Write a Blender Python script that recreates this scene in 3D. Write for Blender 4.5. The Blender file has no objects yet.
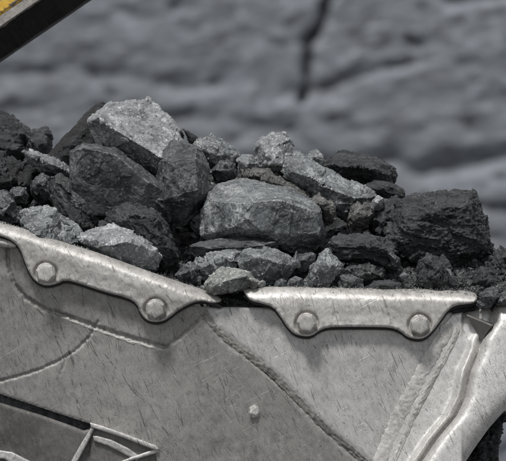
import bpy, bmesh, math, random
import numpy as np
from mathutils import Vector, Matrix, Euler
from mathutils.geometry import delaunay_2d_cdt

# ------------------------------------------------------------------ camera, sky, sun, exposure
S = 0.003            # metres per unit of the working grid
D = 20.0             # camera to bucket side, metres
ZC = 3.0             # height of the camera
sc = bpy.context.scene
C = sc.collection
cam_d = bpy.data.cameras.new('camera'); cam = bpy.data.objects.new('camera', cam_d); C.objects.link(cam)
cam.location = (0, -D, ZC); cam.rotation_euler = (math.radians(90), 0, 0)
cam_d.sensor_width = 36.0; cam_d.lens = 36.0 * D / (506 * S)
cam_d.clip_start = 0.5; cam_d.clip_end = 1000
cam_d.dof.use_dof = True; cam_d.dof.focus_distance = D + 0.15; cam_d.dof.aperture_fstop = 7.8
sc.camera = cam
SUN_EL, SUN_AZ = math.radians(62), math.radians(202)     # azimuth from +Y clockwise: from behind the camera, slightly left
w = bpy.data.worlds.new('World'); sc.world = w; w.use_nodes = True
nt = w.node_tree; bg = nt.nodes['Background']
sky = nt.nodes.new('ShaderNodeTexSky'); sky.sky_type = 'NISHITA'; sky.sun_disc = False
sky.sun_elevation = SUN_EL; sky.sun_rotation = SUN_AZ; sky.dust_density = 0.6; sky.air_density = 1.0
hs = nt.nodes.new('ShaderNodeHueSaturation'); hs.inputs['Saturation'].default_value = 0.22
nt.links.new(sky.outputs[0], hs.inputs['Color']); nt.links.new(hs.outputs[0], bg.inputs['Color'])
bg.inputs['Strength'].default_value = 0.05
sd_ = bpy.data.lights.new('sun', 'SUN'); sun = bpy.data.objects.new('sun', sd_); C.objects.link(sun)
sd_.energy = 1.5; sd_.angle = math.radians(10); sd_.color = (1, 0.985, 0.97)
sdir = Vector((math.sin(SUN_AZ) * math.cos(SUN_EL), math.cos(SUN_AZ) * math.cos(SUN_EL), math.sin(SUN_EL)))
sun.rotation_euler = sdir.to_track_quat('Z', 'Y').to_euler(); sun.location = (4, -6, 12)
sc.view_settings.view_transform = 'Standard'; sc.view_settings.look = 'None'
sc.view_settings.exposure = 1.12; sc.view_settings.gamma = 1

# ------------------------------------------------------------------ helpers
def W(p):
    """grid (u right, v down, d away) -> world; array (n,3)"""
    p = np.asarray(p, float).reshape(-1, 3)
    f = (D + p[:, 2] * S) / D
    return np.stack([(p[:, 0] - 253) * S * f, p[:, 2] * S, (230.5 - p[:, 1]) * S * f + ZC], 1)

def _hash(ix, iy, iz, seed):
    h = (ix.astype(np.int64) * 374761393 + iy.astype(np.int64) * 668265263 + iz.astype(np.int64) * 2147483647 + seed * 1274126177) & 0xffffffff
    h = ((h ^ (h >> 13)) * 1274126177) & 0xffffffff
    h = ((h ^ (h >> 16)) * 2246822519) & 0xffffffff
    return (h ^ (h >> 15)) & 0xffffffff

def noise(p, seed=0):
    """gradient noise about -1..1"""
    i = np.floor(p).astype(np.int64); f = p - i
    u = f * f * f * (f * (f * 6 - 15) + 10)
    out = 0
    for dx in (0, 1):
        wx = u[:, 0] if dx else 1 - u[:, 0]
        for dy in (0, 1):
            wy = u[:, 1] if dy else 1 - u[:, 1]
            for dz in (0, 1):
                wz = u[:, 2] if dz else 1 - u[:, 2]
                h = _hash(i[:, 0] + dx, i[:, 1] + dy, i[:, 2] + dz, seed)
                a = (h & 1023) / 1023. * 6.2831853; z = ((h >> 10) & 1023) / 511.5 - 1
                r = np.sqrt(np.maximum(0, 1 - z * z))
                g = r * np.cos(a) * (f[:, 0] - dx) + r * np.sin(a) * (f[:, 1] - dy) + z * (f[:, 2] - dz)
                out = out + wx * wy * wz * g
    return out * 1.6

def fbm(p, oct=4, seed=0, gain=0.5):
    a, s, t = 1.0, 0, 0
    for k in range(oct):
        s = s + a * noise(p * 2 ** k + 17.3 * k, seed + k); t += a; a *= gain
    return s / t

def facets(p, seed=0):
    """every Voronoi cell is a randomly tilted plane: broken, stepped rock faces"""
    i = np.floor(p).astype(np.int64)
    best = np.full(len(p), 9e9); val = np.zeros(len(p))
    for dx in (-1, 0, 1):
        for dy in (-1, 0, 1):
            for dz in (-1, 0, 1):
                cx, cy, cz = i[:, 0] + dx, i[:, 1] + dy, i[:, 2] + dz
                h = _hash(cx, cy, cz, seed); h2 = _hash(cx, cy, cz, seed + 91)
                q = np.stack([cx + (h & 255) / 255., cy + ((h >> 8) & 255) / 255., cz + ((h >> 16) & 255) / 255.], 1)
                r = p - q; dd = (r * r).sum(1)
                g = np.stack([(h2 & 255) / 127.5 - 1, ((h2 >> 8) & 255) / 127.5 - 1, ((h2 >> 16) & 255) / 127.5 - 1], 1)
                m = dd < best
                best[m] = dd[m]
                val[m] = (r[m] * g[m]).sum(1) + ((h2[m] >> 24) & 255) / 255. * 0.6 - 0.3
    return val

def mesh_from(name, verts, faces):
    me = bpy.data.meshes.new(name); me.from_pydata([tuple(v) for v in verts], [], [tuple(f) for f in faces]); me.update()
    return me

def link(name, me, mat=None, parent=None, loc=(0, 0, 0), smooth=True):
    o = bpy.data.objects.new(name, me); C.objects.link(o); o.location = loc
    if mat is not None: me.materials.append(mat)
    if smooth and me: me.polygons.foreach_set('use_smooth', [True] * len(me.polygons))
    if parent is not None: o.parent = parent
    return o

def tag(o, label=None, cat=None, group=None, kind=None):
    if label: o['label'] = label
    if cat: o['category'] = cat
    if group: o['group'] = group
    if kind: o['kind'] = kind
    return o

def hull_mesh(groups):
    bm = bmesh.new()
    for pts in groups:
        vs = [bm.verts.new(tuple(p)) for p in pts]
        r = bmesh.ops.convex_hull(bm, input=vs)
        kill = [g for g in set(r['geom_interior'] + r['geom_unused']) if isinstance(g, bmesh.types.BMVert) and g.is_valid]
        if kill: bmesh.ops.delete(bm, geom=kill, context='VERTS')
    bmesh.ops.recalc_face_normals(bm, faces=bm.faces)
    me = bpy.data.meshes.new('hull'); bm.to_mesh(me); bm.free()
    return me

def voxel(me, size, smooth=0):
    o = bpy.data.objects.new('tmp', me); C.objects.link(o)
    m = o.modifiers.new('r', 'REMESH'); m.mode = 'VOXEL'; m.voxel_size = size
    if smooth:
        s = o.modifiers.new('s', 'SMOOTH'); s.iterations = smooth; s.factor = 0.5
    dg = bpy.context.evaluated_depsgraph_get()
    out = bpy.data.meshes.new_from_object(o.evaluated_get(dg))
    bpy.data.objects.remove(o); bpy.data.meshes.remove(me)
    return out

def co(me):
    a = np.empty(len(me.vertices) * 3); me.vertices.foreach_get('co', a); return a.reshape(-1, 3)
def no(me):
    a = np.empty(len(me.vertices) * 3); me.vertices.foreach_get('normal', a); return a.reshape(-1, 3)
def setco(me, a):
    me.vertices.foreach_set('co', a.ravel()); me.update()

# ------------------------------------------------------------------ node materials
class NM:
    def __init__(s, name):
        s.m = bpy.data.materials.new(name); s.m.use_nodes = True; s.t = s.m.node_tree
        s.b = s.t.nodes['Principled BSDF']
        tc = s.t.nodes.new('ShaderNodeTexCoord')
        oi = s.t.nodes.new('ShaderNodeObjectInfo')
        ad = s.t.nodes.new('ShaderNodeVectorMath'); ad.operation = 'MULTIPLY_ADD'
        cx = s.t.nodes.new('ShaderNodeCombineXYZ')
        for k in range(3): s.t.links.new(oi.outputs['Random'], cx.inputs[k])
        s.t.links.new(cx.outputs[0], ad.inputs[0]); ad.inputs[1].default_value = (31, 17, 53)
        s.t.links.new(tc.outputs['Object'], ad.inputs[2]); s.v = ad.outputs[0]; s.warp = ad.outputs[0]; s.obj = tc.outputs['Object']
    def inp(s, sock, v):
        if hasattr(v, 'links'): s.t.links.new(v, sock)
        elif isinstance(v, (tuple, list)): sock.default_value = tuple(v) + ((1,) if len(v) == 3 and len(sock.default_value) == 4 else ())
        else: sock.default_value = v
    def noise(s, scale, det=4, rough=0.55, dist=0, vec=None, lac=2.0):
        n = s.t.nodes.new('ShaderNodeTexNoise'); s.inp(n.inputs['Vector'], vec or s.v)
        for k, v in (('Scale', scale), ('Detail', det), ('Roughness', rough), ('Distortion', dist), ('Lacunarity', lac)): n.inputs[k].default_value = v
        return n.outputs['Fac']
    def voro(s, scale, feat='F1', vec=None, out='Distance'):
        n = s.t.nodes.new('ShaderNodeTexVoronoi'); n.feature = feat; s.inp(n.inputs['Vector'], vec or s.v); n.inputs['Scale'].default_value = scale
        return n.outputs[out]
    def map(s, scale=(1, 1, 1), rot=(0, 0, 0), vec=None):
        n = s.t.nodes.new('ShaderNodeMapping'); s.inp(n.inputs['Vector'], vec or s.v)
        n.inputs['Scale'].default_value = scale; n.inputs['Rotation'].default_value = rot
        return n.outputs[0]
    def ramp(s, v, a, b, lo=0.0, hi=1.0):
        n = s.t.nodes.new('ShaderNodeMapRange'); n.clamp = True; s.inp(n.inputs[0], v)
        for k, x in zip((1, 2, 3, 4), (a, b, lo, hi)): n.inputs[k].default_value = x
        return n.outputs[0]
    def math(s, op, a, b=0.0, clamp=False):
        n = s.t.nodes.new('ShaderNodeMath'); n.operation = op; n.use_clamp = clamp; s.inp(n.inputs[0], a); s.inp(n.inputs[1], b)
        return n.outputs[0]
    def mix(s, f, a, b, mode='MIX'):
        n = s.t.nodes.new('ShaderNodeMix'); n.data_type = 'RGBA'; n.blend_type = mode
        s.inp(n.inputs['Factor'], f); s.inp(n.inputs[6], a); s.inp(n.inputs[7], b)
        return n.outputs[2]
    def point(s):
        return s.t.nodes.new('ShaderNodeNewGeometry').outputs['Pointiness']
    def bump(s, h, strength=0.5, dist=0.003, prev=None):
        n = s.t.nodes.new('ShaderNodeBump'); n.inputs['Strength'].default_value = strength; n.inputs['Distance'].default_value = dist
        s.inp(n.inputs['Height'], h)
        if prev: s.t.links.new(prev, n.inputs['Normal'])
        return n.outputs[0]
    def done(s, col, rough, nor=None, metal=0.0, spec=0.5):
        s.inp(s.b.inputs['Base Color'], col); s.inp(s.b.inputs['Roughness'], rough); s.inp(s.b.inputs['Metallic'], metal)
        s.inp(s.b.inputs['Specular IOR Level'], spec)
        if nor: s.t.links.new(nor, s.b.inputs['Normal'])
        return s.m

def rock_mat(name, dark, light, pale, pale_amt=0.5, edge=0.5, rough=(0.45, 0.8), lay=None, spec=0.5, bump=0.8):
    n = NM(name)
    v = n.map(lay[0], (0, 0, 0), n.map((1, 1, 1), lay[1])) if lay else n.v
    big = n.noise(9, 5, 0.6, 0.4, v)
    med = n.noise(45, 7, 0.72, 0.3, v)
    fine = n.noise(300, 5, 0.75, 0, v)
    f = n.math('ADD', n.math('MULTIPLY', big, 0.5), n.math('MULTIPLY', med, 0.5))
    c = n.mix(n.ramp(f, 0.44, 0.56), dark, light)
    c = n.mix(n.ramp(n.noise(22, 6, 0.7, 0.3, v), 0.50, 0.40, 0, 0.7), c, dark)
    c = n.mix(n.ramp(fine, 0.48, 0.62, 0, 0.35), c, tuple(x * 1.5 for x in light))
    c = n.mix(n.ramp(fine, 0.50, 0.36, 0, 0.5), c, tuple(x * 0.4 for x in dark))
    # pale mineral crust: patches with crisp broken outlines
    pm = n.math('MULTIPLY', n.ramp(n.noise(14, 8, 0.72, 0.1), 0.52, 0.60), n.ramp(n.noise(170, 5, 0.75), 0.44, 0.56))
    c = n.mix(n.math('MULTIPLY', pm, pale_amt), c, pale)
    # thin calcite veins
    vn = n.math('ABSOLUTE', n.math('SUBTRACT', n.noise(9, 3, 0.55, 0.3), 0.5))
    vm = n.math('MULTIPLY', n.ramp(vn, 0.009, 0.003), n.ramp(n.noise(13, 3), 0.46, 0.52))
    c = n.mix(n.math('MULTIPLY', vm, pale_amt * 0.45), c, pale)
    # scuffed edges
    e = n.math('MULTIPLY', n.ramp(n.point(), 0.518, 0.575), n.ramp(n.noise(55, 5, 0.75), 0.44, 0.54))
    c = n.mix(n.math('MULTIPLY', e, edge), c, pale)
    # small chips knocked pale, loosely scattered
    sp = n.math('MULTIPLY', n.ramp(n.noise(110, 4, 0.65, 0.0), 0.60, 0.64), n.ramp(n.noise(12, 3), 0.44, 0.56))
    c = n.mix(n.math('MULTIPLY', sp, 0.9 * min(1, pale_amt + .2)), c, pale)
    h = n.math('ADD', n.math('MULTIPLY', med, 1.5), n.math('MULTIPLY', fine, 0.6))
    # short fracture lines
    fl = n.ramp(n.math('ABSOLUTE', n.math('SUBTRACT', n.noise(20, 4, 0.6, 0.4, n.map((1, 1, 1.8), (0.2, 0.5, 0), v)), 0.5)), 0.0, 0.012)
    h = n.math('ADD', h, n.math('MULTIPLY', fl, 0.3))
    # broken planes
    vt = n.t.nodes.new('ShaderNodeTexVoronoi'); n.inp(vt.inputs['Vector'], v); vt.inputs['Scale'].default_value = 70; 
    df = n.t.nodes.new('ShaderNodeVectorMath'); df.operation = 'SUBTRACT'
    sc1 = n.t.nodes.new('ShaderNodeVectorMath'); sc1.operation = 'DOT_PRODUCT'; n.t.links.new(v, df.inputs[0]); n.t.links.new(vt.outputs['Position'], df.inputs[1])
    cc = n.t.nodes.new('ShaderNodeVectorMath'); cc.operation = 'SUBTRACT'; n.t.links.new(vt.outputs['Color'], cc.inputs[0]); cc.inputs[1].default_value = (.5, .5, .5)
    n.t.links.new(df.outputs[0], sc1.inputs[0]); n.t.links.new(cc.outputs[0], sc1.inputs[1])
    h = n.math('ADD', h, n.math('MULTIPLY', sc1.outputs['Value'], 60.0))
    # pale stone dust lying on the ledges and tops
    nz = n.t.nodes.new('ShaderNodeSeparateXYZ'); n.t.links.new(n.t.nodes.new('ShaderNodeNewGeometry').outputs['Normal'], nz.inputs[0])
    du = n.math('MULTIPLY', n.ramp(nz.outputs['Z'], 0.35, 0.75), n.ramp(n.noise(34, 7, 0.75), 0.42, 0.62))
    c = n.mix(n.math('MULTIPLY', du, 0.4 * pale_amt), c, tuple(x * 0.75 for x in pale))
    return n.done(c, n.ramp(med, 0.35, 0.65, rough[0], rough[1]), n.bump(h, bump * 0.7, 0.005), 0, spec)

LAY_H = ((0.7, 0.9, 3.2), (0, math.radians(-6), 0))
LAY_D = ((0.8, 1.0, 2.6), (0, math.radians(-36), 0))
M = {}
M['pale'] = rock_mat('pale grey stone', (.10, .106, .11), (.215, .224, .23), (.66, .67, .67), 0.85, 0.8, (0.32, 0.6))
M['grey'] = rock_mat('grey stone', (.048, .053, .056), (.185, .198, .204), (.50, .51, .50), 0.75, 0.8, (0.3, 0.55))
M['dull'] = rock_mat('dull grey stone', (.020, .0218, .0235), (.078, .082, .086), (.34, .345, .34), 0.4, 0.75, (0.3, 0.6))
M['slate'] = rock_mat('bedded dark stone', (.016, .0165, .017), (.050, .052, .054), (.30, .305, .30), 0.4, 0.6, (0.35, 0.7), LAY_D)
M['coal'] = rock_mat('coal', (.0055, .006, .0066), (.018, .0192, .0208), (.16, .163, .167), 0.15, 0.3, (0.25, 0.55), LAY_H, 0.55, 1.0)
M['coal_dull'] = rock_mat('dusty coal', (.0085, .0091, .0098), (.046, .0485, .0515), (.22, .22, .218), 0.25, 0.45, (0.35, 0.7), LAY_H, 0.5, 1.0)
M['olive'] = rock_mat('greenish stone', (.10, .105, .097), (.25, .258, .24), (.6, .61, .57), 0.8, 0.6, (0.5, 0.8))
M['brown'] = rock_mat('brownish stone', (.035, .035, .032), (.095, .094, .088), (.36, .355, .33), 0.4, 0.5, (0.4, 0.75))

def metal_mat(name, base, light, darkc, metal=0.35, rough=(0.34, 0.6), scr=1.0, grime_shade=0.5):
    n = NM(name)
    big = n.noise(2.2, 5, 0.6, 0.5); med = n.noise(26, 6, 0.65, 0.2); fine = n.noise(420, 4, 0.7)
    c = n.mix(n.ramp(n.math('ADD', n.math('MULTIPLY', big, 0.6), n.math('MULTIPLY', med, 0.4)), 0.4, 0.6), base, light)
    c = n.mix(n.ramp(fine, 0.47, 0.30, 0, 0.65), c, darkc)
    c = n.mix(n.math('MULTIPLY', n.ramp(n.noise(210, 3, 0.7), 0.42, 0.33, 0, 0.7), n.ramp(n.noise(5, 5, 0.65), 0.44, 0.60)), c, darkc)
    c = n.mix(n.ramp(n.noise(7, 7, 0.72, 0.3), 0.52, 0.72, 0, grime_shade), c, darkc)
    hh = None; sc_h = None
    # scratches: thin straight streaks, each direction its own length and spacing
    for k, (ang, st, sca, lo) in enumerate(((24, .055, 230, .66), (-62, .05, 170, .68), (8, .045, 300, .67), (48, .035, 150, .70), (-28, .06, 240, .70), (20, .03, 90, .69), (38, .012, 200, .665), (14, .014, 260, .67))):
        vv = n.map((1, 0.15, st), (0, 0, 0), n.map((1, 1, 1), (0, math.radians(ang), 0), n.warp))
        mk = n.math('MULTIPLY', n.ramp(n.noise(sca, 1, 0.5, 0.0, vv), lo, lo + 0.035), n.ramp(n.noise(13 + 3 * k, 4, 0.6), 0.50, 0.58))
        c = n.mix(n.math('MULTIPLY', mk, (0.62 if k not in (1, 4) else 0.35) * scr), c, darkc if k not in (1, 4) else tuple(min(.8, x * 1.45) for x in light))
        sc_h = mk if sc_h is None else n.math('ADD', sc_h, mk)
    c = n.mix(n.ramp(n.noise(1.7, 6, 0.65, 0.4), 0.50, 0.62, 0, grime_shade * 0.4), c, darkc)
    # rubbed mottling, fine and crisp
    mo = n.noise(75, 8, 0.78, 0.2, n.map((1, 1, 0.5), (0, 0, 0), n.map((1, 1, 1), (0, math.radians(25), 0))))
    c = n.mix(n.ramp(mo, 0.48, 0.36, 0, 0.35), c, darkc)
    c = n.mix(n.ramp(mo, 0.53, 0.66, 0, 0.35), c, tuple(min(.8, x * 1.25) for x in light))
    hh = mo
    # pits
    pit = n.math('MULTIPLY', n.ramp(n.noise(150, 2, 0.6, 0.8), 0.66, 0.71), n.ramp(n.noise(14, 3), 0.5, 0.6))
    c = n.mix(n.math('MULTIPLY', pit, 0.6), c, darkc)
    e = n.ramp(n.point(), 0.55, 0.72)
    c = n.mix(n.math('MULTIPLY', e, 0.3), c, tuple(min(.85, x * 1.35) for x in light))
    h = n.math('ADD', n.math('MULTIPLY', med, 0.35), n.math('MULTIPLY', fine, 0.3)); h = n.math('ADD', h, n.math('MULTIPLY', mo, 0.9))
    h = n.math('SUBTRACT', h, n.math('MULTIPLY', sc_h, 0.35)); h = n.math('SUBTRACT', h, n.math('MULTIPLY', pit, 0.4))
    return n.done(c, n.ramp(med, 0.3, 0.7, rough[0], rough[1]), n.bump(h, 0.42, 0.0022), metal, 0.5)

M['guard'] = metal_mat('worn bright steel', (.45, .43, .40), (.66, .635, .60), (.10, .092, .083), 0.4, (0.36, 0.55), 0.9, 0.3)
M['plate_left'] = metal_mat('dusty brown grey steel', (.24, .229, .213), (.345, .332, .312), (.045, .041, .037), 0.25, (0.42, 0.6), 1.0, 0.5)
M['plate_mid'] = metal_mat('scuffed grey steel', (.42, .408, .388), (.54, .526, .502), (.08, .075, .07), 0.3, (0.4, 0.6), 1.0, 0.4)
M['cast'] = metal_mat('polished bucket corner', (.60, .58, .55), (.76, .74, .705), (.09, .085, .08), 0.4, (0.36, 0.5), 0.8, 0.12)
M['plate_recess'] = metal_mat('grimy and shaded steel', (.10, .095, .088), (.18, .17, .16), (.03, .028, .025), 0.2, (0.45, 0.65), 0.8, 0.6)  # grimy on the lower panel; on the corner wedge it paints shade
M['grime_shade'] = metal_mat('black guard shade', (.012, .0115, .011), (.03, .029, .027), (.006, .006, .006), 0.0, (0.6, 0.8), 0.1, 0.5)  # near-black colour for the shade painted below the edge guards
M['weld'] = metal_mat('dirty weld metal', (.09, .084, .077), (.22, .208, .19), (.025, .023, .021), 0.1, (0.4, 0.65), 0.3, 0.7)
M['weld_light'] = metal_mat('bright weld metal', (.36, .345, .32), (.56, .54, .51), (.06, .055, .05), 0.1, (0.4, 0.6), 0.3, 0.5)
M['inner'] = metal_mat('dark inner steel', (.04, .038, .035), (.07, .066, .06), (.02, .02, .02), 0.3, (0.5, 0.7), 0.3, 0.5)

# painted arm: yellow paint chipped to grey metal
def paint_mat():
    n = NM('chipped yellow paint')
    vv = n.map((1, 1, 1), (0, 0.6, 0))
    p = n.math('ADD', n.math('MULTIPLY', n.noise(16, 7, 0.7, 0.6, n.map((0.6, 1, 1.0), (0, 0, 0))), 1.0), 0.0)
    worn = n.ramp(p, 0.475, 0.50)
    yel = n.mix(n.ramp(n.noise(40, 5), 0.35, 0.65), (.62, .36, .035), (.75, .50, .09))
    metal = n.mix(n.ramp(n.noise(60, 6, 0.7), 0.35, 0.65), (.09, .075, .06), (.26, .235, .20))
    c = n.mix(worn, metal, yel)
    c = n.mix(n.ramp(n.noise(55, 5, 0.7), 0.55, 0.68, 0, 0.8), c, (.05, .042, .032))
    return n.done(c, 0.55, n.bump(n.math('ADD', worn, n.noise(90, 4)), 0.6, 0.003))
M['yellow'] = paint_mat()
def plain_dark():
    n = NM('oily black steel')
    c = n.mix(n.ramp(n.noise(20, 6, 0.7), 0.4, 0.65), (.008, .0078, .007), (.022, .020, .017))
    return n.done(c, 0.6, n.bump(n.noise(60, 5, 0.7), 0.6, 0.004))
M['oily'] = plain_dark()
def edge_grey():
    n = NM('bare worn edge')
    c = n.mix(n.ramp(n.noise(45, 6, 0.7), 0.35, 0.65), (.10, .092, .08), (.26, .245, .225))
    return n.done(c, 0.55, n.bump(n.noise(90, 5, 0.7), 0.6, 0.003))
M['edge'] = edge_grey()

# ------------------------------------------------------------------ the setting: quarry face and ground far behind
def seg_dist(P, path):
    """distance from points P (n,2) to polyline, and param along"""
    best = np.full(len(P), 1e9); par = np.zeros(len(P)); acc = 0
    for (a, b) in zip(path[:-1], path[1:]):
        a = np.array(a[:2], float); b = np.array(b[:2], float); ab = b - a; L = np.hypot(*ab)
        t = np.clip(((P - a) @ ab) / (L * L), 0, 1); q = a + t[:, None] * ab
        dd = np.hypot(*(P - q).T); m = dd < best
        best[m] = dd[m]; par[m] = acc + t[m] * L; acc += L
    return best, par

YB = 38.0
def build_face():
    nx, nz = 620, 400
    U = np.linspace(-900, 1400, nx); V = np.linspace(640, -620, nz)
    uu, vv = np.meshgrid(U, V); P = np.stack([uu.ravel(), vv.ravel()], 1)
    q = np.stack([P[:, 0] / 120, P[:, 1] / 48, np.zeros(len(P))], 1)
    h = 12 * fbm(q, 5, 5, 0.62) + 10 * facets(np.stack([P[:, 0] / 42 + 0.3 * P[:, 1] / 30, P[:, 1] / 24, 0 * P[:, 0]], 1) + 0.5 * q, 18) + 6 * facets(np.stack([P[:, 0] / 110 + 0.25 * P[:, 1] / 60, P[:, 1] / 55, 0 * P[:, 0]], 1), 8) + 5 * fbm(q * 5, 3, 9)
    # strata ledges
    ph = P[:, 1] + 18 * np.sin(P[:, 0] / 170 + 0.6) + 14 * fbm(q * 1.2, 3, 31)
    h = h + 2.0 * np.abs(((ph / 62) % 1) - 0.35)
    dk = np.zeros(len(P))
    for path, wd, dp in CRACKS:
        jit = 5 * fbm(np.stack([P[:, 0] / 14, P[:, 1] / 14, 0 * P[:, 0]], 1), 2, 77)
        dd, _ = seg_dist(P, path); dd = dd + jit
        k = np.exp(-np.maximum(dd, 0) ** 2 / (2 * wd * wd)); h = h - 2.2 * dp * k
    f = (D + YB) / D
    verts = np.stack([(P[:, 0] - 253) * S * f, YB - h * S * f * 0.33, (230.5 - P[:, 1]) * S * f + ZC], 1)
    faces = [(j * nx + i, j * nx + i + 1, (j + 1) * nx + i + 1, (j + 1) * nx + i) for j in range(nz - 1) for i in range(nx - 1)]
    me = mesh_from('quarry_face', verts, faces)
    n = NM('blue grey quarry rock')
    vec = n.map((0.45, 1, 1.3), (0, 0, 0), n.map((1, 1, 1), (0, math.radians(6), 0), n.obj))
    a = n.noise(2.4, 8, 0.72, 0.6, vec); b = n.noise(0.9, 4, 0.6, 0.5, vec); g = n.noise(14, 6, 0.7, 0.4, vec)
    c = n.mix(n.ramp(b, 0.35, 0.65), (.135, .143, .156), (.17, .179, .194))
    c = n.mix(n.ramp(a, 0.45, 0.62, 0, 0.8), c, (.21, .225, .25))
    c = n.mix(n.ramp(a, 0.46, 0.32, 0, 0.6), c, (.065, .069, .077))
    m6 = n.noise(5.5, 7, 0.75, 0.3, vec)
    c = n.mix(n.ramp(m6, 0.50, 0.64, 0, 0.5), c, (.24, .258, .288))
    c = n.mix(n.ramp(m6, 0.47, 0.36, 0, 0.55), c, (.085, .090, .101))
    c = n.mix(n.ramp(g, 0.5, 0.66, 0, 0.7), c, (.36, .38, .41))
    c = n.mix(n.ramp(g, 0.42, 0.30, 0, 0.6), c, (.03, .03, .033))
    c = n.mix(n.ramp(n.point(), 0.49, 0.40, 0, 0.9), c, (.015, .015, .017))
    m = n.done(c, 0.75, n.bump(g, 0.5, 0.05))
    tag(link('quarry_face', me, m), kind='structure')
CRACKS = [
    ([(345, -40), (326, 8), (318, 30), (309, 44), (307, 70), (303, 100)], 3.2, 34),
    ([(290, 92), (320, 88), (352, 80), (372, 72), (400, 66), (430, 58)], 4.0, 7),
    ([(300, 168), (345, 166), (392, 158), (415, 172), (450, 166), (506, 155), (600, 150)], 7, 18),
    ([(462, 118), (468, 127)], 4.5, 9),
    ([(408, 42), (418, 46)], 4.0, 12),
    ([(-60, 70), (0, 76), (60, 68), (120, 74), (170, 86), (230, 84)], 5.0, 6),
    ([(405, -30), (452, -2), (520, -10)], 5, 26),
    ([(90, 70), (110, 95), (100, 120)], 3.5, 6),
    ([(-40, 108), (60, 112), (200, 118), (290, 128)], 6.0, 5),
    ([(400, 225), (470, 205), (540, 215)], 4.0, 14),
]
build_face()
gm = NM('dark quarry floor'); gc = gm.mix(gm.noise(0.8, 8, 0.7), (.05, .05, .052), (.14, .142, .148))
gmat = gm.done(gc, 0.85, gm.bump(gm.noise(3, 8, 0.7), 0.6, 0.1))
gu = np.linspace(-60, 60, 90); gy = np.linspace(-60, 60, 90)
gx, gyy = np.meshgrid(gu, gy); gz = 0.12 * fbm(np.stack([gx.ravel() / 3, gyy.ravel() / 3, 0 * gx.ravel()], 1), 4, 3)
tag(link('ground', mesh_from('ground', np.stack([gx.ravel(), gyy.ravel(), gz], 1),
    [(j * 90 + i, j * 90 + i + 1, (j + 1) * 90 + i + 1, (j + 1) * 90 + i) for j in range(89) for i in range(89)]), gmat), kind='structure')

# ------------------------------------------------------------------ loader bucket
GROOVES = [
    ([(8, 250), (9, 268), (14, 284), (26, 298), (46, 310), (70, 317), (92, 325), (118, 334), (146, 342), (166, 347)], 2.0, 3.2),
    ([(166, 347), (178, 339), (190, 329), (205, 315)], 1.8, 1.8),
    ([(-20, 386), (0, 381), (30, 373), (55, 363), (75, 351), (90, 336), (98, 322)], 1.5, 1.8),
    ([(203, 309), (209, 320), (217, 330), (230, 342), (244, 352), (264, 367), (284, 385), (301, 403), (318, 421), (340, 441), (363, 460), (385, 482)], 5.2, 1.6),
    ([(60, 375), (68, 355)], 0.9, 1.2),
]
def Hs(P):
    """outer surface of the side plates (towards camera), crest along the diagonal weld"""
    sdist = ((P[:, 0] - 204) * 146 - (P[:, 1] - 318) * 162) / 218.
    q = np.stack([P[:, 0] / 70, P[:, 1] / 70, 0 * P[:, 0]], 1)
    gv = 0
    if len(P) > 4:
        jit = 1.7 * fbm(np.stack([P[:, 0] / 4.5, P[:, 1] / 4.5, 0 * P[:, 0]], 1), 3, 88)
        for path, wd, dp in GROOVES:
            dd, _ = seg_dist(P, path); gv = gv + dp * np.clip(1.25 - np.maximum(0, dd + jit) / wd, 0, 1)
    return -gv + 4 - np.where(sdist < 0, 0.09, 0.085) * np.abs(sdist) + 1.6 * fbm(q, 3, 41) * 0.4 + 0.18 * fbm(q * 7, 2, 44)

def smooth_poly(pts, n=1):
    for _ in range(n):
        out = []
        for a, b in zip(pts, pts[1:] + pts[:1]):
            out.append((a[0] * .75 + b[0] * .25, a[1] * .75 + b[1] * .25)); out.append((a[0] * .25 + b[0] * .75, a[1] * .25 + b[1] * .75))
        pts = out
    return pts

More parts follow.
